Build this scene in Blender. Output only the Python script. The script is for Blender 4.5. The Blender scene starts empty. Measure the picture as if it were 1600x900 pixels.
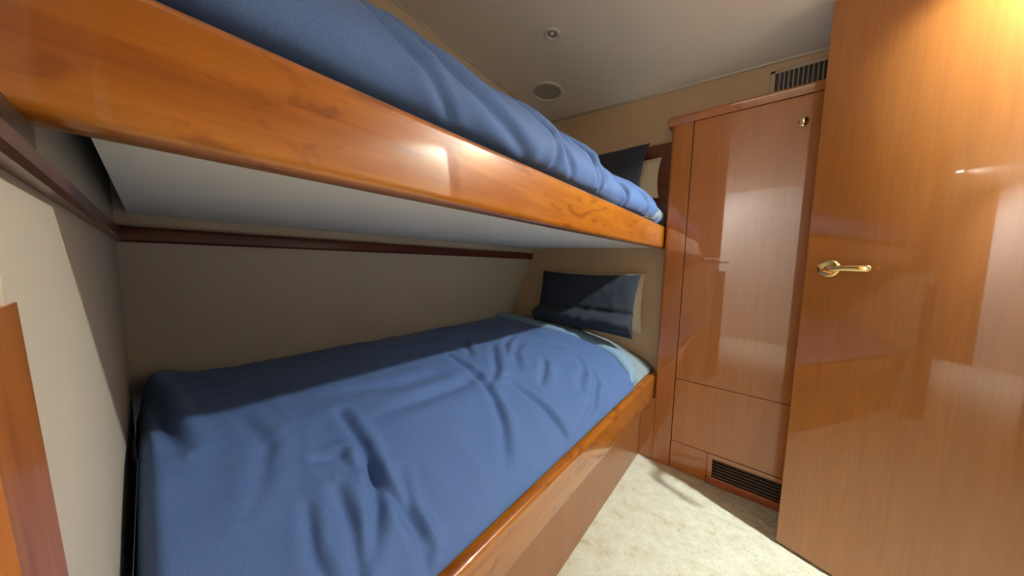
import bpy, bmesh, math, random
from mathutils import Vector, Matrix, noise
import numpy as np
random.seed(7)
S = bpy.context.scene
COL = S.collection

# ------------------------------------------------------------------ camera
cam_d = bpy.data.cameras.new('camera')
cam_d.sensor_fit = 'HORIZONTAL'
cam_d.sensor_width = 36.0
cam_d.lens = 36.0 * 468.955 / 1600.0
cam_d.clip_start = 0.01
cam = bpy.data.objects.new('camera', cam_d)
COL.objects.link(cam)
RT = Vector((0.77078205, 0.63655935, 0.02621484))
UP = Vector((-0.07395861, 0.04853263, 0.99607967))
FW = Vector((-0.63279155, 0.76969915, -0.08448712))
m = Matrix((RT, UP, -FW)).transposed().to_4x4()
m.translation = Vector((1.264, -1.743, 1.022))
cam.matrix_world = m
S.camera = cam

# ------------------------------------------------------------------ colour management and world
S.view_settings.view_transform = 'Standard'
S.view_settings.look = 'None'
S.view_settings.gamma = 1.0
S.view_settings.use_curve_mapping = False
S.view_settings.exposure = 1.28
w = bpy.data.worlds.new('world')
S.world = w
w.use_nodes = True
w.node_tree.nodes['Background'].inputs[0].default_value = (0.6, 0.75, 1.0, 1)
w.node_tree.nodes['Background'].inputs[1].default_value = 0.3

S.cycles.caustics_reflective = False
S.cycles.caustics_refractive = False

# key figures of the cabin (metres)
W = 0.88          # outer face of the bunk rails
YF = -1.791       # foot bulkhead
YC = -0.089       # face of the cabinet
def ceil_z(x, y): return 1.957 - 0.044 * x - 0.055 * y
LAMP = (1.84, -0.447)           # ceiling lamp that lights the aisle
LAMP_W = 152.0
HALL_W = 230.0

# ------------------------------------------------------------------ materials
def mat(name):
    mt = bpy.data.materials.new(name)
    mt.use_nodes = True
    nt = mt.node_tree
    return mt, nt, nt.nodes['Principled BSDF']

def ramp(nt, stops):
    r = nt.nodes.new('ShaderNodeValToRGB')
    e = r.color_ramp.elements
    while len(e) < len(stops): e.new(0.5)
    for i, (p, c) in enumerate(stops):
        e[i].position = p
        e[i].color = (*c, 1)
    return r

def coords(nt, scale):
    tc = nt.nodes.new('ShaderNodeTexCoord')
    mp = nt.nodes.new('ShaderNodeMapping')
    mp.inputs['Scale'].default_value = scale
    nt.links.new(tc.outputs['Object'], mp.inputs['Vector'])
    return mp

def plain(name, col, rough=0.6, var=0.06, scale=6.0, bump=0.0, bscale=300.0, coat=0.0, metal=0.0, sheen=0.0, spec=0.5):
    mt, nt, b = mat(name)
    mp = coords(nt, (1, 1, 1))
    n = nt.nodes.new('ShaderNodeTexNoise')
    n.inputs['Scale'].default_value = scale
    n.inputs['Detail'].default_value = 4
    nt.links.new(mp.outputs[0], n.inputs['Vector'])
    lo = tuple(c * (1 - var) for c in col); hi = tuple(min(1, c * (1 + var)) for c in col)
    r = ramp(nt, [(0.3, lo), (0.7, hi)])
    nt.links.new(n.outputs['Fac'], r.inputs['Fac'])
    nt.links.new(r.outputs['Color'], b.inputs['Base Color'])
    b.inputs['Roughness'].default_value = rough
    b.inputs['Metallic'].default_value = metal
    b.inputs['Coat Weight'].default_value = coat
    b.inputs['Sheen Weight'].default_value = sheen
    b.inputs['Specular IOR Level'].default_value = spec
    if bump:
        n2 = nt.nodes.new('ShaderNodeTexNoise')
        n2.inputs['Scale'].default_value = bscale
        n2.inputs['Detail'].default_value = 3
        nt.links.new(mp.outputs[0], n2.inputs['Vector'])
        bp = nt.nodes.new('ShaderNodeBump')
        bp.inputs['Strength'].default_value = bump
        bp.inputs['Distance'].default_value = 0.002
        nt.links.new(n2.outputs['Fac'], bp.inputs['Height'])
        nt.links.new(bp.outputs[0], b.inputs['Normal'])
    return mt

def wood(name, dark, mid, light, axis, coat=1.0, contrast=1.0, wave=0.0, crough=0.03, g=1.0):
    mt, nt, b = mat(name)
    sc = [22.0 * g, 22.0 * g, 22.0 * g]
    sc['xyz'.index(axis)] = 1.3
    mp = coords(nt, tuple(sc))
    n = nt.nodes.new('ShaderNodeTexNoise')
    n.inputs['Scale'].default_value = 1.0
    n.inputs['Detail'].default_value = 6
    n.inputs['Roughness'].default_value = 0.6
    n.inputs['Distortion'].default_value = 0.6
    nt.links.new(mp.outputs[0], n.inputs['Vector'])
    mid_w = 0.5
    r = ramp(nt, [(mid_w - 0.22 / contrast, dark), (mid_w, mid), (mid_w + 0.2 / contrast, light)])
    nt.links.new(n.outputs['Fac'], r.inputs['Fac'])
    # fine pores
    sc2 = [160.0, 160.0, 160.0]
    sc2['xyz'.index(axis)] = 5.0
    mp2 = coords(nt, tuple(sc2))
    n2 = nt.nodes.new('ShaderNodeTexNoise')
    n2.inputs['Scale'].default_value = 1.0
    n2.inputs['Detail'].default_value = 3
    nt.links.new(mp2.outputs[0], n2.inputs['Vector'])
    r2 = ramp(nt, [(0.35, (0.86, 0.84, 0.82)), (0.6, (1, 1, 1))])
    nt.links.new(n2.outputs['Fac'], r2.inputs['Fac'])
    mx = nt.nodes.new('ShaderNodeMix')
    mx.data_type = 'RGBA'; mx.blend_type = 'MULTIPLY'
    mx.inputs[0].default_value = 0.6
    nt.links.new(r.outputs['Color'], mx.inputs[6])
    nt.links.new(r2.outputs['Color'], mx.inputs[7])
    last = mx.outputs[2]
    if wave:      # darker knots and flame figure
        sc3 = [16.0, 16.0, 16.0]
        sc3['xyz'.index(axis)] = 6.0
        mp3 = coords(nt, tuple(sc3))
        n3 = nt.nodes.new('ShaderNodeTexNoise')
        n3.inputs['Scale'].default_value = 0.8
        n3.inputs['Detail'].default_value = 4
        n3.inputs['Distortion'].default_value = 2.2
        nt.links.new(mp3.outputs[0], n3.inputs['Vector'])
        r3 = ramp(nt, [(0.36, (0.62, 0.5, 0.42)), (0.44, (1, 1, 1))])
        nt.links.new(n3.outputs['Fac'], r3.inputs['Fac'])
        m3 = nt.nodes.new('ShaderNodeMix')
        m3.data_type = 'RGBA'; m3.blend_type = 'MULTIPLY'
        m3.inputs[0].default_value = wave
        nt.links.new(last, m3.inputs[6]); nt.links.new(r3.outputs['Color'], m3.inputs[7])
        last = m3.outputs[2]
    nt.links.new(last, b.inputs['Base Color'])
    b.inputs['Roughness'].default_value = 0.35
    b.inputs['Coat Weight'].default_value = coat
    b.inputs['Coat Roughness'].default_value = crough
    b.inputs['Coat IOR'].default_value = 1.55
    b.inputs['Specular IOR Level'].default_value = 0.3
    return mt

M = {}
M['rail'] = wood('varnished_cherry_rail', (0.25, 0.062, 0.005), (0.37, 0.112, 0.008), (0.45, 0.155, 0.013), 'y', contrast=1.0, wave=0.75)
M['cab'] = wood('varnished_cabinet_wood', (0.39, 0.128, 0.026), (0.425, 0.142, 0.030), (0.455, 0.156, 0.034), 'z', contrast=0.7)
M['door'] = wood('varnished_door_wood', (0.33, 0.118, 0.022), (0.37, 0.135, 0.026), (0.40, 0.15, 0.03), 'z', contrast=0.7)
M['jamb'] = wood('jamb_wood', (0.30, 0.085, 0.015), (0.42, 0.135, 0.025), (0.48, 0.17, 0.035), 'z', coat=0.25, crough=0.15, wave=0.3)
M['base'] = wood('bed_base_wood', (0.27, 0.095, 0.028), (0.31, 0.115, 0.034), (0.34, 0.13, 0.04), 'z', coat=0.35, crough=0.08, contrast=0.8)
M['redwood'] = wood('dark_red_wood', (0.10, 0.022, 0.010), (0.14, 0.032, 0.014), (0.17, 0.042, 0.018), 'x')
M['trimwood'] = wood('dark_mahogany_trim', (0.075, 0.016, 0.009), (0.11, 0.024, 0.012), (0.14, 0.03, 0.014), 'y', coat=0.4, crough=0.12)
M['plinth'] = wood('red_plinth_wood', (0.25, 0.055, 0.018), (0.32, 0.075, 0.024), (0.36, 0.09, 0.03), 'x')
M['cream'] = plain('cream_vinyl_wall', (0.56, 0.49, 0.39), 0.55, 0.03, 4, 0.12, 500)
M['tan'] = plain('tan_vinyl_wall', (0.52, 0.34, 0.20), 0.55, 0.03, 4, 0.12, 500)  # tan vinyl, tinted further to carry orange light bounced off the wood
M['ceil'] = plain('headliner_vinyl', (0.80, 0.745, 0.68), 0.38, 0.02, 3, 0.10, 500)
M['under'] = plain('white_underside', (0.88, 0.85, 0.78), 0.5, 0.02, 3)
M['bead'] = plain('cream_beading', (0.60, 0.55, 0.47), 0.4, 0.02)
M['white_pl'] = plain('white_plastic', (0.62, 0.60, 0.54), 0.35, 0.02)
M['speaker'] = plain('speaker_cloth', (0.42, 0.39, 0.35), 0.7, 0.05, 400)
M['vent'] = plain('vent_cream', (0.42, 0.33, 0.22), 0.45, 0.03)
M['black'] = plain('vent_black', (0.012, 0.009, 0.008), 0.5, 0.1)
M['slat'] = plain('dark_brown_slat', (0.045, 0.024, 0.015), 0.35, 0.1)
M['brass'] = plain('polished_brass', (0.90, 0.70, 0.34), 0.07, 0.02, metal=1.0)
M['chrome'] = plain('satin_chrome', (0.75, 0.74, 0.70), 0.4, 0.02, metal=1.0)
M['mattress'] = plain('mattress_ticking', (0.45, 0.45, 0.42), 0.85, 0.05)
M['hallwall'] = plain('hall_cream_wall', (0.66, 0.62, 0.54), 0.6, 0.03)

def fabric(name, col, var=0.12):
    mt, nt, b = mat(name)
    mp = coords(nt, (1, 1, 1))
    n = nt.nodes.new('ShaderNodeTexNoise'); n.inputs['Scale'].default_value = 420; n.inputs['Detail'].default_value = 2
    nt.links.new(mp.outputs[0], n.inputs['Vector'])
    r = ramp(nt, [(0.3, tuple(c * (1 - var) for c in col)), (0.7, tuple(c * (1 + var) for c in col))])
    nt.links.new(n.outputs['Fac'], r.inputs['Fac'])
    nt.links.new(r.outputs['Color'], b.inputs['Base Color'])
    b.inputs['Roughness'].default_value = 0.75
    b.inputs['Sheen Weight'].default_value = 0.08
    b.inputs['Sheen Roughness'].default_value = 0.4
    b.inputs['Specular IOR Level'].default_value = 0.25
    bp = nt.nodes.new('ShaderNodeBump'); bp.inputs['Strength'].default_value = 0.15; bp.inputs['Distance'].default_value = 0.001
    nt.links.new(n.outputs['Fac'], bp.inputs['Height'])
    nt.links.new(bp.outputs[0], b.inputs['Normal'])
    return mt
M['duvet'] = fabric('blue_duvet_cotton', (0.080, 0.143, 0.325))
M['fold'] = fabric('pale_blue_lining', (0.20, 0.30, 0.42))
M['sheet'] = fabric('grey_blue_sheet', (0.24, 0.29, 0.32))
M['pillow'] = fabric('charcoal_pillow_cotton', (0.025, 0.030, 0.042))
M['beige'] = fabric('beige_pillow_cotton', (0.50, 0.40, 0.28))

def carpet_mat():
    mt, nt, b = mat('cream_carpet')
    mp = coords(nt, (1, 1, 1))
    n = nt.nodes.new('ShaderNodeTexNoise'); n.inputs['Scale'].default_value = 14; n.inputs['Detail'].default_value = 8; n.inputs['Roughness'].default_value = 0.75
    nt.links.new(mp.outputs[0], n.inputs['Vector'])
    r = ramp(nt, [(0.30, (0.50, 0.45, 0.28)), (0.43, (0.66, 0.64, 0.50)), (0.62, (0.74, 0.74, 0.64))])
    nt.links.new(n.outputs['Fac'], r.inputs['Fac'])
    n2 = nt.nodes.new('ShaderNodeTexNoise'); n2.inputs['Scale'].default_value = 260; n2.inputs['Detail'].default_value = 3
    nt.links.new(mp.outputs[0], n2.inputs['Vector'])
    r2 = ramp(nt, [(0.28, (0.62, 0.58, 0.45)), (0.45, (1, 1, 1))])
    nt.links.new(n2.outputs['Fac'], r2.inputs['Fac'])
    mx = nt.nodes.new('ShaderNodeMix'); mx.data_type = 'RGBA'; mx.blend_type = 'MULTIPLY'; mx.inputs[0].default_value = 0.8
    nt.links.new(r.outputs['Color'], mx.inputs[6]); nt.links.new(r2.outputs['Color'], mx.inputs[7])
    nt.links.new(mx.outputs[2], b.inputs['Base Color'])
    b.inputs['Roughness'].default_value = 0.95
    b.inputs['Specular IOR Level'].default_value = 0.1
    bp = nt.nodes.new('ShaderNodeBump'); bp.inputs['Strength'].default_value = 0.7; bp.inputs['Distance'].default_value = 0.006
    nt.links.new(n2.outputs['Fac'], bp.inputs['Height']); nt.links.new(bp.outputs[0], b.inputs['Normal'])
    return mt
M['carpet'] = carpet_mat()

def emit(name, col, strength):
    mt, nt, b = mat(name)
    b.inputs['Base Color'].default_value = (0.8, 0.8, 0.8, 1)
    b.inputs['Emission Color'].default_value = (*col, 1)
    b.inputs['Emission Strength'].default_value = strength
    return mt
M['glow'] = emit('lit_lamp_glass', (1.0, 0.97, 0.92), 12)

# ------------------------------------------------------------------ builders
def link(name, bm, material, parent=None, smooth=False):
    me = bpy.data.meshes.new(name)
    bmesh.ops.recalc_face_normals(bm, faces=bm.faces)
    bm.to_mesh(me); bm.free()
    me.materials.append(material)
    if smooth:
        for p in me.polygons: p.use_smooth = True
    o = bpy.data.objects.new(name, me)
    COL.objects.link(o)
    if parent:
        o.parent = parent
        if parent.type == 'EMPTY':
            o.matrix_parent_inverse = Matrix.Translation(-parent.location)
    return o

def thing(name, label, cat, loc, group=None):
    o = bpy.data.objects.new(name, None)
    COL.objects.link(o)
    o.location = loc
    o.empty_display_size = 0.05
    o['label'] = label; o['category'] = cat
    if group: o['group'] = group
    return o

def tag(o, label, cat, group=None):
    o['label'] = label; o['category'] = cat
    if group: o['group'] = group
    return o

def add_box(bm, a, b, bev=0.0, seg=3):
    t = bmesh.new()
    bmesh.ops.create_cube(t, size=1)
    s = [max(abs(b[i] - a[i]), 1e-5) for i in range(3)]
    c = [(a[i] + b[i]) / 2 for i in range(3)]
    for v in t.verts: v.co = Vector([v.co[i] * s[i] + c[i] for i in range(3)])
    if bev > 0: bmesh.ops.bevel(t, geom=list(t.edges), offset=bev, segments=seg, profile=0.5, affect='EDGES')
    merge(bm, t)

def merge(bm, t):
    me = bpy.data.meshes.new('tmp'); t.to_mesh(me); t.free()
    bm.from_mesh(me); bpy.data.meshes.remove(me)

def box(a, b, bev=0.0, seg=3):
    bm = bmesh.new(); add_box(bm, a, b, bev, seg); return bm

def add_quad_prism(bm, pts_bottom, pts_top):
    vs = [bm.verts.new(p) for p in pts_bottom] + [bm.verts.new(p) for p in pts_top]
    n = len(pts_bottom)
    bm.faces.new(vs[:n][::-1]); bm.faces.new(vs[n:])
    for i in range(n):
        j = (i + 1) % n
        bm.faces.new((vs[i], vs[j], vs[n + j], vs[n + i]))

def extrude_profile(prof, axis, a, b, mirror=None):
    """closed 2D profile swept along an axis from a to b; prof gives the other two coordinates in xyz order"""
    bm = bmesh.new()
    def P(p, t):
        if axis == 'y': return (p[0], t, p[1])
        if axis == 'x': return (t, p[0], p[1])
        return (p[0], p[1], t)
    A = [bm.verts.new(P(p, a)) for p in prof]; B = [bm.verts.new(P(p, b)) for p in prof]
    n = len(prof)
    bm.faces.new(A); bm.faces.new(B[::-1])
    for i in range(n):
        j = (i + 1) % n
        bm.faces.new((A[i], B[i], B[j], A[j]))
    return bm

def round_rect(x0, z0, x1, z1, r):
    """rounded rectangle profile, r = radii (bottom-left, bottom-right, top-right, top-left)"""
    out = []
    cs = [((x0 + r[0], z0 + r[0]), r[0], 180), ((x1 - r[1], z0 + r[1]), r[1], 270), ((x1 - r[2], z1 - r[2]), r[2], 0), ((x0 + r[3], z1 - r[3]), r[3], 90)]
    for (c, rr, a0) in cs:
        k = 8 if rr > 0.002 else 1
        for i in range(k + 1):
            a = math.radians(a0 + 90 * i / k)
            out.append((c[0] + rr * math.cos(a), c[1] + rr * math.sin(a)))
    return out

def disc_ring(profile, centre, normal, seg=48):
    """surface of revolution: profile = [(radius, height)], about normal at centre"""
    bm = bmesh.new()
    n = Vector(normal).normalized()
    u = n.orthogonal().normalized(); v = n.cross(u)
    c = Vector(centre)
    rings = []
    for (r, h) in profile:
        if r < 1e-6: rings.append([bm.verts.new(c + n * h)])
        else: rings.append([bm.verts.new(c + n * h + (u * math.cos(2 * math.pi * i / seg) + v * math.sin(2 * math.pi * i / seg)) * r) for i in range(seg)])
    for a, b in zip(rings, rings[1:]):
        for i in range(seg):
            j = (i + 1) % seg
            if len(a) == 1 and len(b) > 1: bm.faces.new((a[0], b[i], b[j]))
            elif len(b) == 1 and len(a) > 1: bm.faces.new((a[i], b[0], a[j]))
            elif len(a) > 1: bm.faces.new((a[i], b[i], b[j], a[j]))
    return bm

def struct(name, bm, material, smooth=False):
    o = link(name, bm, material, None, smooth)
    o['kind'] = 'structure'
    return o

def auto_smooth(o, ang=40):
    me = o.data
    for p in me.polygons: p.use_smooth = True
    bm = bmesh.new(); bm.from_mesh(me)
    for e in bm.edges:
        if len(e.link_faces) == 2 and e.calc_face_angle(0) > math.radians(ang): e.smooth = False
    bm.to_mesh(me); bm.free()
    return o

# ------------------------------------------------------------------ structure
XR = 2.06
# floor: slightly uneven carpet pile
bm = bmesh.new()
nx, ny = 150, 260
x0, x1, y0, y1 = 0.0, XR, YF - 0.06, 0.0
grid = [[None] * (ny + 1) for _ in range(nx + 1)]
for i in range(nx + 1):
    for j in range(ny + 1):
        x = x0 + (x1 - x0) * i / nx; y = y0 + (y1 - y0) * j / ny
        z = 0.0035 * noise.noise(Vector((x * 40, y * 40, 0))) + 0.003 * noise.noise(Vector((x * 9, y * 9, 3)))
        grid[i][j] = bm.verts.new((x, y, z - 0.002))
for i in range(nx):
    for j in range(ny):
        bm.faces.new((grid[i][j], grid[i + 1][j], grid[i + 1][j + 1], grid[i][j + 1]))
struct('floor', bm, M['carpet'], True)

# ceiling: gently sloping headliner
bm = bmesh.new()
cs = [(-0.02, YF - 0.06), (XR + 0.05, YF - 0.06), (XR + 0.05, 0.05), (-0.02, 0.05)]
add_quad_prism(bm, [(x, y, ceil_z(x, y)) for x, y in cs], [(x, y, ceil_z(x, y) + 0.04) for x, y in cs])
struct('ceiling', bm, M['ceil'])

# side wall: upper part upright, lower part following the hull with a small ledge between
bm = bmesh.new()
def wx(z): return -0.01 - 0.33 * (1.05 - z)
prof = [(wx(0.0), 0.0), (wx(1.05), 1.05), (0.0, 1.13), (0.10, 1.24), (0.10, 2.06), (-0.5, 2.06), (-0.5, 0.0)]
bm = extrude_profile(prof, 'y', YF - 0.06, 0.05)
struct('wall_left', bm, M['cream'])
# head wall
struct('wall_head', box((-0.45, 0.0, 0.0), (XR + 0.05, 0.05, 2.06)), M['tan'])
# foot wall, doorway in it, right wall
bm = box((-0.45, YF - 0.06, 0.0), (0.965, YF, 1.102))
add_box(bm, (-0.45, YF - 0.06, 1.102), (0.846, YF, 2.06))
struct('wall_foot', bm, M['cream'])
struct('wall_foot_right', box((1.50, YF - 0.06, 0.0), (XR + 0.05, YF, 2.06)), M['cream'])
struct('wall_foot_header', box((0.885, YF - 0.06, 2.04), (1.50, YF - 0.045, 2.10)), M['cab'])
struct('wall_right', box((XR, YF - 0.06, 0.0), (XR + 0.05, 0.05, 2.06)), M['cream'])
# passage outside the cabin
struct('wall_passage_back', box((-0.6, -3.95, 0.0), (2.4, -3.90, 2.13)), M['hallwall'])
struct('wall_passage_left', box((-0.65, -3.95, 0.0), (-0.60, YF - 0.06, 2.13)), M['cab'])
pd = struct('door_2', box((-0.17, -3.90, 0.01), (0.585, -3.865, 2.08), 0.003, 2), M['door'])
struct('wall_passage_panel', box((-0.60, -3.90, 0.0), (-0.175, -3.88, 2.12)), M['cab'])
struct('wall_passage_right', box((2.40, -3.95, 0.0), (2.45, YF - 0.06, 2.13)), M['hallwall'])
struct('ceiling_passage', box((-0.65, -3.95, 2.12), (2.45, YF - 0.02, 2.16)), M['ceil'])
struct('floor_passage', box((-0.65, -3.95, -0.03), (2.45, YF - 0.06, 0.0)), M['carpet'])

# beading between ceiling and walls
def bead(name, p0, p1, r):
    bm = bmesh.new()
    a = Vector(p0); b = Vector(p1); d = (b - a).normalized()
    u = d.orthogonal().normalized(); v = d.cross(u)
    A = [bm.verts.new(a + (u * math.cos(t) + v * math.sin(t)) * r) for t in [2 * math.pi * i / 12 for i in range(12)]]
    B = [bm.verts.new(b + (u * math.cos(t) + v * math.sin(t)) * r) for t in [2 * math.pi * i / 12 for i in range(12)]]
    bm.faces.new(A); bm.faces.new(B[::-1])
    for i in range(12):
        j = (i + 1) % 12
        bm.faces.new((A[i], A[j], B[j], B[i]))
    return struct(name, bm, M['bead'], True)
bead('trim_1', (0.104, YF, ceil_z(0.104, YF) - 0.003), (0.104, 0, ceil_z(0.104, 0) - 0.003), 0.005)
bead('trim_2', (0.10, -0.004, ceil_z(0.10, 0) - 0.003), (XR, -0.004, ceil_z(XR, 0) - 0.003), 0.005)

# wood wainscot on the head wall above the upper bunk
o = struct('trim_3', box((0.10, -0.012, 1.20), (0.884, 0.0, 1.657), 0.003), M['redwood'])

# dark moulding along side wall and foot wall under the upper bunk
o = struct('trim_4', extrude_profile(round_rect(-0.03, 1.049, 0.014, 1.090, (0.003, 0.010, 0.010, 0.003)), 'y', YF, 0.0), M['trimwood'])
auto_smooth(o)
bm = bmesh.new()
f0 = [(0.0, YF - 0.002, 1.051), (0.0, YF + 0.008, 1.051), (0.0, YF + 0.012, 1.055), (0.0, YF + 0.012, 1.076), (0.0, YF + 0.008, 1.084), (0.0, YF - 0.002, 1.084)]
f1 = [(1.04, p[1], 1.067 + (p[2] - 1.051) * 0.4) for p in f0]
A = [bm.verts.new(p) for p in f0]; B = [bm.verts.new(p) for p in f1]
bm.faces.new(A); bm.faces.new(B[::-1])
for i in range(6): bm.faces.new((A[i], B[i], B[(i + 1) % 6], A[(i + 1) % 6]))
struct('trim_5', bm, M['trimwood'])
struct('trim_8', box((0.862, YF - 0.06, 1.078), (0.945, YF + 0.002, 1.107)), M['slat'])  # near-black block filling the gap between rail end and moulding

# door jamb standing at the end of the foot wall, its face leaning out a little towards the floor
bm = bmesh.new()
add_quad_prism(bm, [(0.948, YF - 0.06, 0), (1.02, YF - 0.06, 0), (1.02, YF + 0.040, 0), (0.948, YF + 0.040, 0)],
                   [(0.948, YF - 0.06, 0.993), (1.02, YF - 0.06, 0.993), (1.02, YF + 0.001, 0.993), (0.948, YF + 0.001, 0.993)])
struct('trim_6', bm, M['jamb'])
struct('trim_7', box((0.846, YF - 0.06, 1.1115), (0.968, YF - 0.044, 2.06)), M['cab'])

# ------------------------------------------------------------------ bunks
def rail_profile(x0, z0, x1, z1, r):
    return round_rect(x0, z0, x1, z1, (0.004, r, r, 0.006))

ub = thing('bunk_bed', 'upper bunk with a glossy cherry wood side rail and white underside', 'bunk bed', (0.44, -0.9, 1.111), 'bunks')
o = link('side_rail', extrude_profile(rail_profile(0.848, 1.111, W, 1.226, 0.013), 'y', YF - 0.043, -0.03), M['rail'], ub); auto_smooth(o)
o = link('underside_panel', box((0.004, YF + 0.022, 1.121), (0.849, -0.001, 1.135)), M['under'], ub)
o['label'] = 'white panel under the upper bunk'

lb = thing('bunk_bed', 'lower bunk with cherry wood rail and recessed wooden base panel', 'bunk bed', (0.44, -0.9, 0.0), 'bunks')
o = link('side_rail', extrude_profile(rail_profile(0.845, 0.337, W + 0.004, 0.458, 0.011), 'y', YF + 0.001, -0.03), M['rail'], lb); auto_smooth(o)
o = link('base_panel', box((0.803, YF + 0.001, 0.0), (0.823, YC + 0.002, 0.345)), M['base'], lb)
o = link('bed_board', box((-0.16, YF + 0.002, 0.385), (0.845, -0.001, 0.405)), M['base'], lb)

# mattresses
o = link('mattress', box((-0.13, YF + 0.06, 0.406), (0.80, -0.005, 0.50), 0.05, 5), M['mattress'], None, True)
tag(o, 'mattress lying on the lower bunk under the blue duvet', 'mattress', 'bunk mattresses')
o = link('mattress', box((0.105, YF + 0.02, 1.137), (0.80, -0.015, 1.30), 0.04, 5), M['mattress'], None, True)
tag(o, 'mattress lying on the upper bunk behind the wooden rail', 'mattress', 'bunk mattresses')

# ------------------------------------------------------------------ cloth
def resample(pts, n):
    P = np.array(pts, float)
    # Catmull-Rom smoothing
    Q = []
    for i in range(len(P) - 1):
        p0 = P[max(i - 1, 0)]; p1 = P[i]; p2 = P[i + 1]; p3 = P[min(i + 2, len(P) - 1)]
        for t in np.linspace(0, 1, 24, endpoint=False):
            Q.append(0.5 * ((2 * p1) + (-p0 + p2) * t + (2 * p0 - 5 * p1 + 4 * p2 - p3) * t * t + (-p0 + 3 * p1 - 3 * p2 + p3) * t ** 3))
    Q.append(P[-1]); Q = np.array(Q)
    L = np.concatenate([[0], np.cumsum(np.linalg.norm(np.diff(Q, axis=0), axis=1))])
    s = np.linspace(0, L[-1], n)
    return np.stack([np.interp(s, L, Q[:, 0]), np.interp(s, L, Q[:, 1])], 1), s

def poly_dist(X, Y, pts):
    """signed distance to a polyline, plus a fade towards its ends"""
    best = np.full(X.shape, 1e9); sgn = np.ones(X.shape); par = np.zeros(X.shape)
    n = len(pts) - 1
    for i in range(n):
        ax, ay = pts[i]; bx, by = pts[i + 1]
        dx, dy = bx - ax, by - ay; L = dx * dx + dy * dy + 1e-12
        t = np.clip(((X - ax) * dx + (Y - ay) * dy) / L, 0, 1)
        d = np.hypot(X - ax - t * dx, Y - ay - t * dy)
        c = np.sign(dx * (Y - ay) - dy * (X - ax))
        k = d < best
        best = np.where(k, d, best); sgn = np.where(k, c, sgn); par = np.where(k, (i + t) / n, par)
    return best * sgn, par

def creases(X, Y, lst):
    H = np.zeros(X.shape)
    for pts, amp, wd in lst:
        d, p = poly_dist(X, Y, pts)
        f = np.clip(np.sin(np.pi * np.clip(p * 0.9 + 0.05, 0, 1)), 0, 1) ** 0.6
        H += f * amp * (-np.exp(-(d / wd) ** 2) + 0.8 * np.exp(-((d - 2.0 * wd) / (1.5 * wd)) ** 2) + 0.35 * np.exp(-((d + 2.0 * wd) / (1.6 * wd)) ** 2))
    return H

def fnoise(X, Y, sx, sy, seed):
    out = np.empty(X.shape)
    it = np.nditer([X, Y, out], op_flags=[['readonly'], ['readonly'], ['writeonly']])
    for a, b, c in it: c[...] = noise.noise(Vector((float(a) * sx, float(b) * sy, seed)))
    return out

def cloth(name, prof, ys, yend, disp, material, parent=None, nu=150, nv=240, foot_drop=0.0, head_drop=0.0, thick=0.012, xkey=True):
    """sheet of cloth swept along y over a cross profile; disp(U, Y) pushes it out along the profile's normal"""
    P, s = resample(prof, nu)
    T = np.gradient(P, axis=0); T /= np.linalg.norm(T, axis=1)[:, None]
    N = np.stack([-T[:, 1], T[:, 0]], 1)
    ye = np.array([yend(x, z) for x, z in P])
    v = np.linspace(0, 1, nv)
    # denser rows at both ends
    Yg = ys + (ye[:, None] - ys) * v[None, :]
    Ug = np.repeat((P[:, 0] if xkey else s)[:, None], nv, 1)
    D = disp(Ug, Yg)
    edge_u = np.clip(np.minimum(np.arange(nu), np.arange(nu)[::-1]) / 6.0, 0, 1)
    D = D * edge_u[:, None]
    Xo = P[:, 0][:, None] + N[:, 0][:, None] * D
    Zo = P[:, 1][:, None] + N[:, 1][:, None] * D
    def drop(dist, h):
        q = np.clip(1 - dist / 0.035, 0, 1)
        return h * (1 - np.sqrt(np.clip(1 - q ** 2, 0, 1)))
    if foot_drop: Zo = Zo - drop(Yg - ys, foot_drop)
    if head_drop: Zo = Zo - drop(ye[:, None] - Yg, head_drop)
    bm = bmesh.new()
    G = [[bm.verts.new((Xo[i, j], Yg[i, j], Zo[i, j])) for j in range(nv)] for i in range(nu)]
    for i in range(nu - 1):
        for j in range(nv - 1): bm.faces.new((G[i][j], G[i][j + 1], G[i + 1][j + 1], G[i + 1][j]))
    o = link(name, bm, material, parent, True)
    # make sure faces look outwards, then give the cloth a thickness
    sm = o.modifiers.new('thickness', 'SOLIDIFY'); sm.thickness = thick; sm.offset = -1
    up = sum(p.normal.z for p in o.data.polygons)
    if up < 0: o.data.flip_normals()
    return o

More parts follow.
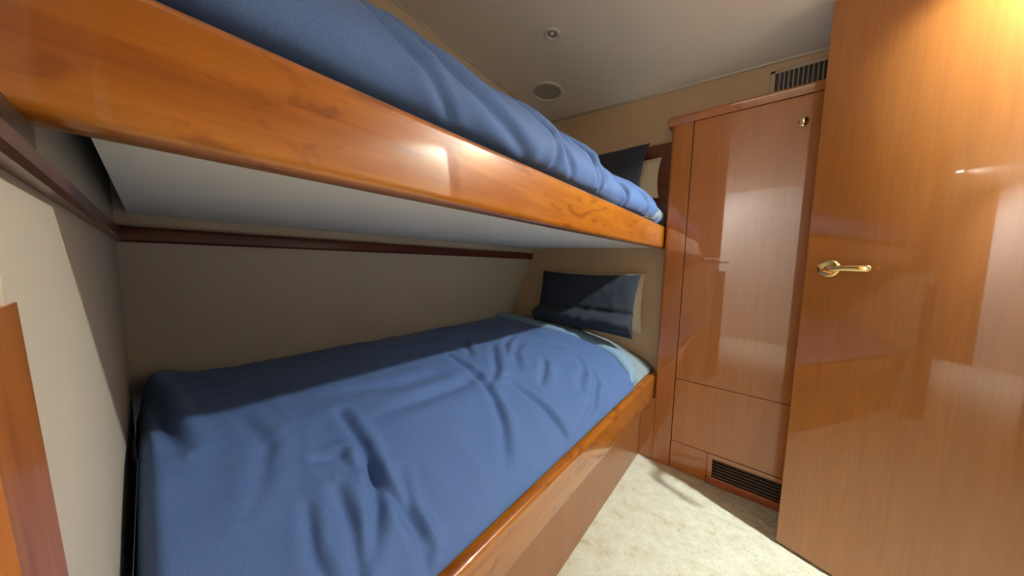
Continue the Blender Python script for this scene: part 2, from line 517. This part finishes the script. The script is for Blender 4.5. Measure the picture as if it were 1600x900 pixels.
# ---- lower duvet
prof_low = [(-0.145, 0.56), (-0.15, 0.60), (-0.13, 0.632), (-0.05, 0.642), (0.1, 0.642), (0.25, 0.638), (0.38, 0.632), (0.50, 0.615), (0.62, 0.588), (0.72, 0.556), (0.80, 0.520), (0.848, 0.488), (0.862, 0.474), (0.864, 0.466)]
cr = [
 ([(0.30, -0.98), (0.536, -1.021), (0.633, -1.058), (0.719, -1.107), (0.798, -1.183)], 0.008, 0.013),
 ([(0.62, -0.946), (0.75, -0.934), (0.849, -0.958)], 0.007, 0.012),
 ([(0.332, -0.739), (0.518, -0.919), (0.581, -1.019)], 0.008, 0.015),
 ([(0.56, -0.66), (0.601, -0.713), (0.671, -0.839)], 0.007, 0.014),
 ([(0.45, -1.444), (0.59, -1.45), (0.66, -1.461), (0.732, -1.484), (0.80, -1.53)], 0.010, 0.012),
 ([(0.62, -1.47), (0.708, -1.459), (0.762, -1.455), (0.809, -1.45), (0.849, -1.463)], 0.008, 0.010),
 ([(0.70, -1.42), (0.771, -1.44), (0.835, -1.44), (0.858, -1.463)], 0.006, 0.009),
 ([(0.66, -1.53), (0.746, -1.536), (0.83, -1.56)], 0.007, 0.010),
 ([(0.66, -1.58), (0.747, -1.596), (0.80, -1.59)], 0.006, 0.009),
 ([(0.02, -1.765), (0.118, -1.75), (0.25, -1.742), (0.40, -1.72)], 0.016, 0.016),
 ([(0.577, -1.53), (0.59, -1.498), (0.643, -1.487)], 0.006, 0.011),
 ([(0.187, -0.883), (0.197, -0.795), (0.365, -0.909)], 0.008, 0.014),
 ([(0.70, -0.5), (0.773, -0.587), (0.83, -0.738), (0.858, -0.891)], 0.006, 0.012),
 ([(0.517, -1.359), (0.523, -1.245), (0.532, -1.104), (0.50, -0.95)], 0.005, 0.022),
 ([(0.35, -1.42), (0.42, -1.25), (0.43, -1.12)], 0.006, 0.025),
 ([(0.40, -0.62), (0.46, -0.74), (0.56, -0.83)], 0.006, 0.016),
 ([(0.30, -0.55), (0.34, -0.66), (0.45, -0.78)], 0.007, 0.014),
 ([(0.05, -0.7), (0.12, -0.95), (0.10, -1.2)], 0.008, 0.02),
 ([(0.2, -0.45), (0.0, -0.60), (-0.1, -0.8)], 0.007, 0.02),
 ([(0.60, -0.45), (0.70, -0.55), (0.76, -0.72)], 0.005, 0.016),
 ([(0.33, -1.62), (0.48, -1.60), (0.60, -1.64)], 0.005, 0.016),
]
def disp_low(X, Y):
    H = creases(X, Y, cr) * 1.5
    H += 0.010 * fnoise(X, Y, 3.0, 2.6, 1.3)
    wxn = X + 0.10 * fnoise(X, Y, 4, 4, 8.1); wyn = Y + 0.10 * fnoise(X, Y, 4, 4, 5.1)
    r = 1 - np.abs(fnoise(wxn, wyn, 5.0, 9.0, 2.2)) * 2
    H += 0.0045 * r
    H += 0.0016 * fnoise(wxn, wyn, 24, 17, 7.7)
    # corner tent at the foot, next to the hull side
    H += 0.034 * np.exp(-(((X + 0.04) / 0.12) ** 2 + ((Y + 1.73) / 0.045) ** 2))
    return H
def yend_low(x, z):
    t = max(0.0, (x - 0.50) / 0.37)
    return -0.185 - 0.05 * math.exp(-((x - 0.3) / 0.2) ** 2) - 0.20 * t ** 3
dl = cloth('duvet', prof_low, YF + 0.010, yend_low, disp_low, M['duvet'], nu=190, nv=320, foot_drop=0.16)
tag(dl, 'wrinkled blue duvet spread over the lower bunk', 'duvet', 'blue duvets')

def fold_strip(name, prof, yfun, width, disp, material, parent, nu=120, nv=24, h=0.016, lo=0.0, hi=1.0, lift=0.001, xkey=True):
    P, s = resample(prof, nu)
    T = np.gradient(P, axis=0); T /= np.linalg.norm(T, axis=1)[:, None]
    N = np.stack([-T[:, 1], T[:, 0]], 1)
    bm = bmesh.new(); G = []
    i0, i1 = int(lo * (nu - 1)), int(hi * (nu - 1))
    for i in range(i0, i1 + 1):
        row = []
        y0 = yfun(P[i, 0], P[i, 1])
        for j in range(nv):
            t = j / (nv - 1)
            wv = width * (1 + 0.25 * noise.noise(Vector((s[i] * 5, 0, 4))))
            y = y0 - 0.03 + wv * t
            yy = np.array([[y]]); uu = np.array([[P[i, 0] if xkey else s[i]]])
            d = float(disp(uu, yy)[0, 0]) if disp else 0.0
            e = (1 - abs(2 * t - 1) ** 4) ** 0.5 if 0 < t < 1 else 0
            end = min(1, (i - i0) / 4.0, (i1 - i) / 4.0)
            d = lift + d * min(1, (len(P) - 1 - i) / 6) + h * e * end - 0.012 * (1 - e) + 0.003 * noise.noise(Vector((s[i] * 9, t * 3, 1)))
            row.append(bm.verts.new((P[i, 0] + N[i, 0] * d, y, P[i, 1] + N[i, 1] * d)))
        G.append(row)
    for i in range(len(G) - 1):
        for j in range(nv - 1): bm.faces.new((G[i][j], G[i][j + 1], G[i + 1][j + 1], G[i + 1][j]))
    o = link(name, bm, material, parent, True)
    if sum(p.normal.z for p in o.data.polygons) < 0: o.data.flip_normals()
    sm = o.modifiers.new('thickness', 'SOLIDIFY'); sm.thickness = 0.008; sm.offset = -1
    return o
f = fold_strip('turned_down_edge', prof_low, yend_low, 0.115, disp_low, M['fold'], dl, h=0.018, lo=0.02, hi=0.985)
f['label'] = 'pale blue edge of the duvet turned down'

# sheet at the head of the lower bunk
def disp_sheet(X, Y):
    return 0.006 * fnoise(X, Y, 6, 7, 9.3) + 0.004 * (1 - 2 * np.abs(fnoise(X, Y, 9, 14, 3.3)))
prof_sheet = [(min(x, 0.856), z - 0.014) for x, z in prof_low[:-1]] + [(0.852, 0.460)]
sl = cloth('bed_sheet', prof_sheet, -0.72, lambda x, z: -0.012, lambda X, Y: disp_sheet(X, Y) - 0.002 - 0.035 * np.clip((-0.22 - 0.2 * np.clip((X - 0.50) / 0.37, 0, 1) ** 3 - Y) / 0.1, 0, 1), M['sheet'], nu=90, nv=70, thick=0.006)
tag(sl, 'rumpled grey-blue sheet under the pillows at the head of the lower bunk', 'sheet', 'bed sheets')

# ---- upper duvet
prof_up = [(0.115, 1.33), (0.115, 1.37), (0.14, 1.40), (0.30, 1.42), (0.50, 1.425), (0.64, 1.418), (0.735, 1.405), (0.80, 1.378), (0.842, 1.340), (0.866, 1.300), (0.868, 1.272), (0.856, 1.250), (0.832, 1.238)]
Pq, sq = resample(prof_up, 100)
SL = sq[-1]
cu = [
 ([(SL - 0.30, -1.66), (SL - 0.17, -1.52), (SL - 0.08, -1.34), (SL - 0.03, -1.22)], 0.009, 0.013),
 ([(SL - 0.20, -1.60), (SL - 0.11, -1.50), (SL - 0.03, -1.42)], 0.006, 0.010),
 ([(SL - 0.28, -1.38), (SL - 0.18, -1.24), (SL - 0.10, -1.10), (SL - 0.04, -1.03)], 0.008, 0.011),
 ([(SL - 0.18, -1.22), (SL - 0.12, -1.12), (SL - 0.03, -1.12)], 0.005, 0.010),
 ([(SL - 0.30, -1.12), (SL - 0.22, -1.00), (SL - 0.13, -0.90), (SL - 0.05, -0.87)], 0.012, 0.011),
 ([(SL - 0.25, -1.02), (SL - 0.15, -0.93), (SL - 0.09, -0.86), (SL - 0.03, -0.84)], 0.008, 0.009),
 ([(SL - 0.20, -0.86), (SL - 0.12, -0.80), (SL - 0.06, -0.80)], 0.006, 0.008),
 ([(SL - 0.22, -0.80), (SL - 0.14, -0.68), (SL - 0.06, -0.60)], 0.006, 0.011),
 ([(SL - 0.11, -0.64), (SL - 0.07, -0.60), (SL - 0.02, -0.60)], 0.009, 0.007),
 ([(SL - 0.24, -0.60), (SL - 0.15, -0.46), (SL - 0.07, -0.38)], 0.006, 0.012),
 ([(SL - 0.12, -0.42), (SL - 0.08, -0.37), (SL - 0.03, -0.36)], 0.007, 0.008),
 ([(SL - 0.20, -0.34), (SL - 0.12, -0.26), (SL - 0.05, -0.24)], 0.005, 0.010),
]
def disp_up(U, Y):
    H = creases(U, Y, cu) * 1.5
    H += 0.008 * fnoise(U, Y, 4, 3.2, 4.4)
    H -= 0.012 * np.exp(-((Y + 0.66) / 0.14) ** 2)
    a = U * 1.2 + Y * 0.8
    H += 0.003 * (1 - 2 * np.abs(fnoise(a, Y, 7, 7, 6.2)))
    H += 0.0014 * fnoise(U, Y, 22, 22, 1.1)
    return H
def yend_up(x, z): return -0.155
du = cloth('duvet', prof_up, YF + 0.012, yend_up, disp_up, M['duvet'], nu=170, nv=320, foot_drop=0.06, head_drop=0.03, xkey=False)
tag(du, 'blue duvet bulging over the rail of the upper bunk', 'duvet', 'blue duvets')
prof_us = [(0.12, 1.30), (0.12, 1.35), (0.20, 1.375), (0.5, 1.38), (0.72, 1.372), (0.80, 1.345), (0.850, 1.305), (0.864, 1.275), (0.852, 1.248), (0.832, 1.236)]
su = cloth('bed_sheet', prof_us, -0.5, lambda x, z: -0.018, lambda X, Y: disp_sheet(X, Y) * 0.7 - 0.03 * np.clip((-0.28 - Y) / 0.1, 0, 1), M['sheet'], nu=90, nv=60, thick=0.006, head_drop=0.03)
tag(su, 'grey-blue sheet showing beyond the duvet at the head of the upper bunk', 'sheet', 'bed sheets')

# ---- pillows
def pillow_mesh(w, h, t, seed, flange=0.0, folds=0.004, n=64):
    bm = bmesh.new()
    def surf(u, v, side):
        k = max(0.0, 1 - abs(u) ** 2.6) ** 0.55 * max(0.0, 1 - abs(v) ** 2.6) ** 0.55
        x = w / 2 * u * (1 - 0.05 * (1 - v * v) * abs(u)) ; y = h / 2 * v * (1 - 0.07 * (1 - u * u) * abs(v))
        if flange: x *= 1.0; 
        ed = min(1 - abs(u), 1 - abs(v))
        wr = folds * k * (noise.noise(Vector((x * 9 + seed, y * 14, side * 3))) + 0.6 * noise.noise(Vector((x * 22, y * 22 + seed, 5 + side))))
        pk = 0.006 * math.sin(38 * x + seed) * math.exp(-ed * 9) * (1 if abs(v) > abs(u) else 0)
        return Vector((x, side * (t / 2 * k + wr) + 0.004 * math.sin(7 * (x + y) + seed) + pk * k, y))
    F = {}; B = {}
    for i in range(n + 1):
        for j in range(n + 1):
            u = math.sin(math.pi / 2 * (2 * i / n - 1)); v = math.sin(math.pi / 2 * (2 * j / n - 1))
            F[i, j] = bm.verts.new(surf(u, v, -1))
            if i in (0, n) or j in (0, n): B[i, j] = F[i, j]
            else: B[i, j] = bm.verts.new(surf(u, v, 1))
    for i in range(n):
        for j in range(n):
            bm.faces.new((F[i, j], F[i + 1, j], F[i + 1, j + 1], F[i, j + 1]))
            try: bm.faces.new((B[i, j], B[i, j + 1], B[i + 1, j + 1], B[i + 1, j]))
            except ValueError: pass
    return bm

def pillow(label, w, h, t, base, tilt, yaw, material, seed, folds=0.004, roll=0.0, extra=None):
    bm = pillow_mesh(w, h, t, seed, folds=folds)
    if extra:
        for v in bm.verts: extra(v)
    # origin at the lower edge's middle, leaned back about x
    for v in bm.verts: v.co.z += h / 2
    R = Matrix.Rotation(yaw, 4, 'Z') @ Matrix.Rotation(tilt, 4, 'X') @ Matrix.Rotation(roll, 4, 'Y')
    for v in bm.verts: v.co = R @ v.co
    o = link('pillow', bm, material, None, True)
    o.location = base
    tag(o, label, 'pillow', 'pillows at the heads of the bunks')
    return o
def low_fold(v):
    # lower third of the case sags into a soft roll
    if v.co.z < -0.05:
        q = min(1, (-0.05 - v.co.z) / 0.10)
        if v.co.y < 0: v.co.y -= 0.05 * math.sin(q * math.pi * 0.9)
        v.co.y += 0.006 * q * math.sin(v.co.x * 55 + 2 * math.sin(v.co.x * 17)) * (v.co.y < 0)
    if abs(v.co.z + 0.055) < 0.03 and v.co.y < 0: v.co.y += 0.012 * (1 - abs(v.co.z + 0.055) / 0.03)
pillow('beige pillow behind the charcoal pillow on the lower bunk', 0.52, 0.33, 0.035, (0.53, -0.035, 0.65), math.radians(-1), 0.0, M['beige'], 3.0)
pillow('charcoal pillow leaning against the head wall of the lower bunk', 0.62, 0.335, 0.085, (0.478, -0.18, 0.648), math.radians(-13), math.radians(-2), M['pillow'], 1.0, folds=0.008, extra=low_fold)
pillow('beige pillow standing behind the charcoal pillow on the upper bunk', 0.50, 0.21, 0.04, (0.582, -0.042, 1.375), math.radians(-3), 0.0, M['beige'], 5.0)
pillow('charcoal pillow standing against the head wall of the upper bunk', 0.58, 0.28, 0.085, (0.495, -0.200, 1.390), math.radians(-25), 0.0, M['pillow'], 2.0, folds=0.008)

# ------------------------------------------------------------------ built-in cabinet at the head end
cab = thing('cabinet', 'built-in varnished wooden wardrobe with tall door, drawer and floor vent', 'cabinet', (1.45, -0.045, 0.0))
link('carcass', box((0.90, YC + 0.020, 0.0), (XR - 0.002, -0.001, 1.70)), M['redwood'], cab)
# rounded stile beside the bunks
pr = []
for i in range(9):
    a = math.radians(180 + 90 * i / 8); pr.append((0.900 + 0.016 * math.cos(a), YC + 0.016 + 0.016 * math.sin(a)))
pr += [(0.9755, YC), (0.9755, YC + 0.022), (0.9755, -0.001), (0.884, -0.001)]
o = link('stile', extrude_profile(pr, 'z', 0.0, 1.70), M['cab'], cab); auto_smooth(o)
cd = link('door', box((0.9785, YC, 0.4685), (1.60, YC + 0.018, 1.698), 0.0015, 2), M['cab'], cab)
link('drawer', box((0.9785, YC, 0.146), (1.60, YC + 0.018, 0.4655), 0.0015, 2), M['cab'], cab)
link('lower_panel', box((0.9785, YC + 0.001, 0.0), (1.135, YC + 0.018, 0.1435), 0.0015, 2), M['cab'], cab)
link('side_panel', box((1.603, YC, 0.0), (XR - 0.003, YC + 0.018, 1.698), 0.0015, 2), M['cab'], cab)
link('filler_panel', box((0.8235, YC + 0.003, 0.0), (0.9755, YC + 0.018, 0.334), 0.001, 1), M['cab'], cab)
# frame round the floor vent
bm = bmesh.new()
add_box(bm, (1.1365, YC - 0.003, 0.124), (1.60, YC + 0.017, 0.1435), 0.002, 2)
add_box(bm, (1.1365, YC - 0.003, 0.036), (1.158, YC + 0.017, 0.126), 0.002, 2)
add_box(bm, (1.56, YC - 0.003, 0.036), (1.60, YC + 0.017, 0.126), 0.002, 2)
fr = link('vent_frame', bm, M['cab'], cab)
bm = box((1.137, YC - 0.008, 0.0), (1.60, YC + 0.015, 0.037), 0.005, 3)
link('plinth', bm, M['plinth'], cab)
bm = box((1.156, YC + 0.016, 0.036), (1.562, YC + 0.019, 0.126))
link('backing', bm, M['black'], fr)
for k in range(6):
    z = 0.043 + k * 0.0148
    bm = bmesh.new()
    add_quad_prism(bm, [(1.157, YC + 0.000, z), (1.561, YC + 0.000, z), (1.561, YC + 0.002, z + 0.003), (1.157, YC + 0.002, z + 0.003)][::-1],
                       [(1.157, YC + 0.013, z + 0.008), (1.561, YC + 0.013, z + 0.008), (1.561, YC + 0.015, z + 0.011), (1.157, YC + 0.015, z + 0.011)][::-1])
    link('slat', bm, M['slat'], fr)
# cornice
cp = [(YC + 0.03, 1.700), (YC - 0.004, 1.700), (YC - 0.008, 1.704), (YC - 0.010, 1.712), (YC - 0.016, 1.718), (YC - 0.018, 1.726), (YC - 0.014, 1.734), (YC - 0.004, 1.737), (YC + 0.03, 1.737)]
cp = [(-0.001 if p[0] > YC + 0.02 else p[0], p[1]) for p in cp]
o = link('cornice', extrude_profile(cp, 'x', 0.872, XR - 0.003), M['cab'], cab); auto_smooth(o)
o = link('cornice_end', box((0.866, YC - 0.008, 1.704), (0.874, -0.001, 1.732), 0.003, 3), M['cab'], cab)
# brass push knob on the wardrobe door
kb = link('knob', disc_ring([(0.0165, 0.0), (0.0165, 0.002), (0.0135, 0.004), (0.011, 0.004), (0.011, 0.009), (0.0135, 0.013), (0.014, 0.017), (0.011, 0.022), (0.0, 0.024)], (1.352, YC, 1.598), (0, -1, 0)), M['brass'], cd, True)
kb['label'] = 'round polished brass knob'

# ------------------------------------------------------------------ air vent above the cabinet
vt = thing('air_vent', 'cream air vent grille with upright fins on the wall above the wardrobe', 'vent', (1.36, 0.0, 1.81))
bm = bmesh.new()
X0, X1, Z0, Z1 = 1.236, 1.60, 1.742, 1.863
add_box(bm, (X0, -0.010, Z1 - 0.017), (X1, 0.0, Z1), 0.003, 2)
add_box(bm, (X0, -0.010, Z0), (X1, 0.0, Z0 + 0.012), 0.003, 2)
add_box(bm, (X0, -0.010, Z0 + 0.001), (X0 + 0.018, 0.0, Z1 - 0.001), 0.003, 2)
add_box(bm, (X1 - 0.018, -0.010, Z0 + 0.001), (X1, 0.0, Z1 - 0.001), 0.003, 2)
link('frame', bm, M['vent'], vt)
link('backing', box((X0 + 0.01, -0.0015, Z0 + 0.005), (X1 - 0.01, -0.0005, Z1 - 0.01)), M['black'], vt)
k = 0; x = X0 + 0.030
while x < X1 - 0.022:
    bm = bmesh.new()
    add_quad_prism(bm, [(x, -0.011, Z0 + 0.01), (x + 0.003, -0.011, Z0 + 0.01), (x + 0.005, -0.002, Z0 + 0.01), (x + 0.002, -0.002, Z0 + 0.01)],
                       [(x, -0.011, Z1 - 0.016), (x + 0.003, -0.011, Z1 - 0.016), (x + 0.005, -0.002, Z1 - 0.016), (x + 0.002, -0.002, Z1 - 0.016)])
    link('fin', bm, M['vent'], vt)
    x += 0.0145

# ------------------------------------------------------------------ ceiling fittings
def cn():  # headliner's downward normal
    return Vector((-0.044, -0.055, -1)).normalized()
lx, ly = 0.531, -0.633
c = Vector((lx, ly, ceil_z(lx, ly)))
dlt = thing('ceiling_light', 'small round recessed ceiling light above the upper bunk, switched off', 'ceiling light', c, 'round ceiling lamps')
link('bezel', disc_ring([(0.031, -0.001), (0.034, 0.001), (0.034, 0.004), (0.030, 0.007), (0.024, 0.007), (0.020, 0.004), (0.020, 0.0)], c, cn()), M['white_pl'], dlt, True)
link('reflector', disc_ring([(0.0205, 0.003), (0.017, 0.0015), (0.012, 0.001), (0.0, 0.0008)], c, cn()), M['chrome'], dlt, True)
link('bulb', disc_ring([(0.0085, 0.001), (0.008, 0.004), (0.005, 0.0062), (0.0, 0.007)], c, cn(), 24), M['white_pl'], dlt, True)

sx, sy = 0.292, -0.302
c = Vector((sx, sy, ceil_z(sx, sy)))
sp = thing('ceiling_speaker', 'round white speaker grille set in the ceiling near the head wall', 'speaker', c)
link('rim', disc_ring([(0.088, -0.001), (0.090, 0.002), (0.089, 0.006), (0.083, 0.009), (0.076, 0.009), (0.073, 0.006), (0.073, 0.003)], c, cn(), 72), M['white_pl'], sp, True)
link('grille', disc_ring([(0.074, 0.004), (0.05, 0.0055), (0.0, 0.006)], c, cn(), 72), M['speaker'], sp, True)

# lit lamp above the aisle
c = Vector((LAMP[0], LAMP[1] - 0.0, ceil_z(*LAMP)))
lt = thing('ceiling_light', 'lit round ceiling lamp over the aisle beside the open door', 'ceiling light', c, 'round ceiling lamps')
link('bezel', disc_ring([(0.030, -0.001), (0.032, 0.001), (0.032, 0.004), (0.029, 0.006), (0.024, 0.006), (0.022, 0.003)], c, cn()), M['white_pl'], lt, True)
link('lens', disc_ring([(0.0225, 0.003), (0.015, 0.004), (0.0, 0.0045)], c, cn()), M['glow'], lt, True)
ld = bpy.data.lights.new('aisle_lamp', 'SPOT')
ld.energy = LAMP_W; ld.spot_size = math.radians(148); ld.spot_blend = 0.4; ld.shadow_soft_size = 0.03
ld.color = (0.92, 1.0, 0.96)
lo = bpy.data.objects.new('aisle_lamp', ld); COL.objects.link(lo)
lo.location = c + Vector((0, 0, -0.010)); lo.parent = lt; lo.matrix_parent_inverse = Matrix.Translation(-lt.location)

# lamp in the passage behind the camera
c = Vector((0.53, -2.99, 2.12))
pt = thing('ceiling_light', 'lit round ceiling lamp in the passage outside the doorway', 'ceiling light', c, 'round ceiling lamps')
link('bezel', disc_ring([(0.040, -0.001), (0.044, 0.001), (0.044, 0.004), (0.040, 0.007), (0.034, 0.006)], c, (0, 0, -1)), M['white_pl'], pt, True)
link('lens', disc_ring([(0.034, 0.004), (0.015, 0.006), (0.0, 0.0065)], c, (0, 0, -1)), M['glow'], pt, True)
ld = bpy.data.lights.new('passage_lamp', 'SPOT'); ld.energy = HALL_W; ld.shadow_soft_size = 0.02; ld.spot_size = math.radians(120); ld.spot_blend = 0.8; ld.color = (0.95, 0.98, 1.0)
lo = bpy.data.objects.new('passage_lamp', ld); COL.objects.link(lo); lo.location = c + Vector((0, 0, -0.02)); lo.rotation_euler = Vector((0.75, -0.75, -0.95)).to_track_quat('-Z', 'Y').to_euler(); lo.parent = pt; lo.matrix_parent_inverse = Matrix.Translation(-pt.location)

# ------------------------------------------------------------------ open cabin door
a = math.radians(-18.5)
D0 = Vector((1.384, -0.290, 0)); DD = Vector((math.cos(a), math.sin(a), 0)); DN = Vector((DD.y, -DD.x, 0))   # DN faces the camera
dr = struct('door_1', bmesh.new(), M['door'])
bm = bmesh.new()
add_box(bm, (0, 0, 0.008), (0.63, 0.035, 1.888), 0.003, 3)
bm.to_mesh(dr.data); bm.free()
dr.location = D0; dr.rotation_euler = (0, 0, a)
auto_smooth(dr)
def dchild(name, bm, material):
    o = link(name, bm, material, None, True); o.parent = dr; return o
# local frame: +x along the door from its free edge, -y towards the camera ... the face is at y = 0
FY = 0.0
h = dchild('door_handle', disc_ring([(0.0285, 0.0), (0.0285, 0.003), (0.026, 0.006), (0.022, 0.007), (0.020, 0.0065), (0.0, 0.0065)], (0.058, FY, 1.030), (0, -1, 0)), M['brass'])
h['label'] = 'polished brass lever handle on a round rose'
# lever: neck out of the rose, then a flattened bar running towards the hinge
def lever():
    bm = bmesh.new()
    path = [((0.058, FY - 0.005, 1.029), 0.0085, 0.0085), ((0.058, FY - 0.022, 1.029), 0.0080, 0.0080), ((0.061, FY - 0.034, 1.029), 0.0078, 0.0085),
            ((0.070, FY - 0.041, 1.030), 0.0070, 0.0085), ((0.085, FY - 0.043, 1.031), 0.0058, 0.0082), ((0.105, FY - 0.043, 1.032), 0.0052, 0.0085),
            ((0.125, FY - 0.042, 1.032), 0.0052, 0.0095), ((0.142, FY - 0.041, 1.032), 0.0052, 0.0100), ((0.151, FY - 0.040, 1.032), 0.0046, 0.0088), ((0.155, FY - 0.040, 1.032), 0.0022, 0.0045)]
    rings = []
    for i, (p, rn, rz) in enumerate(path):
        p = Vector(p)
        q0 = Vector(path[max(i - 1, 0)][0]); q1 = Vector(path[min(i + 1, len(path) - 1)][0])
        t = (q1 - q0).normalized(); z = Vector((0, 0, 1)); z = (z - t * z.dot(t)).normalized(); n = t.cross(z)
        rings.append([bm.verts.new(p + n * math.cos(2 * math.pi * k / 20) * rn + z * math.sin(2 * math.pi * k / 20) * rz) for k in range(20)])
    for A, B in zip(rings, rings[1:]):
        for k in range(20): bm.faces.new((A[k], A[(k + 1) % 20], B[(k + 1) % 20], B[k]))
    bm.faces.new(rings[0]); bm.faces.new(rings[-1][::-1])
    return bm
lv = link('lever', lever(), M['brass'], None, True); lv.parent = h

# round knob on the wooden door across the passage
k = link('door_knob', disc_ring([(0.026, 0.0), (0.026, 0.005), (0.012, 0.008), (0.012, 0.03), (0.022, 0.04), (0.026, 0.052), (0.018, 0.064), (0.0, 0.068)], (0.404, -3.865, 1.09), (0, 1, 0)), M['brass'], pd, True)
k['label'] = 'brass door knob'
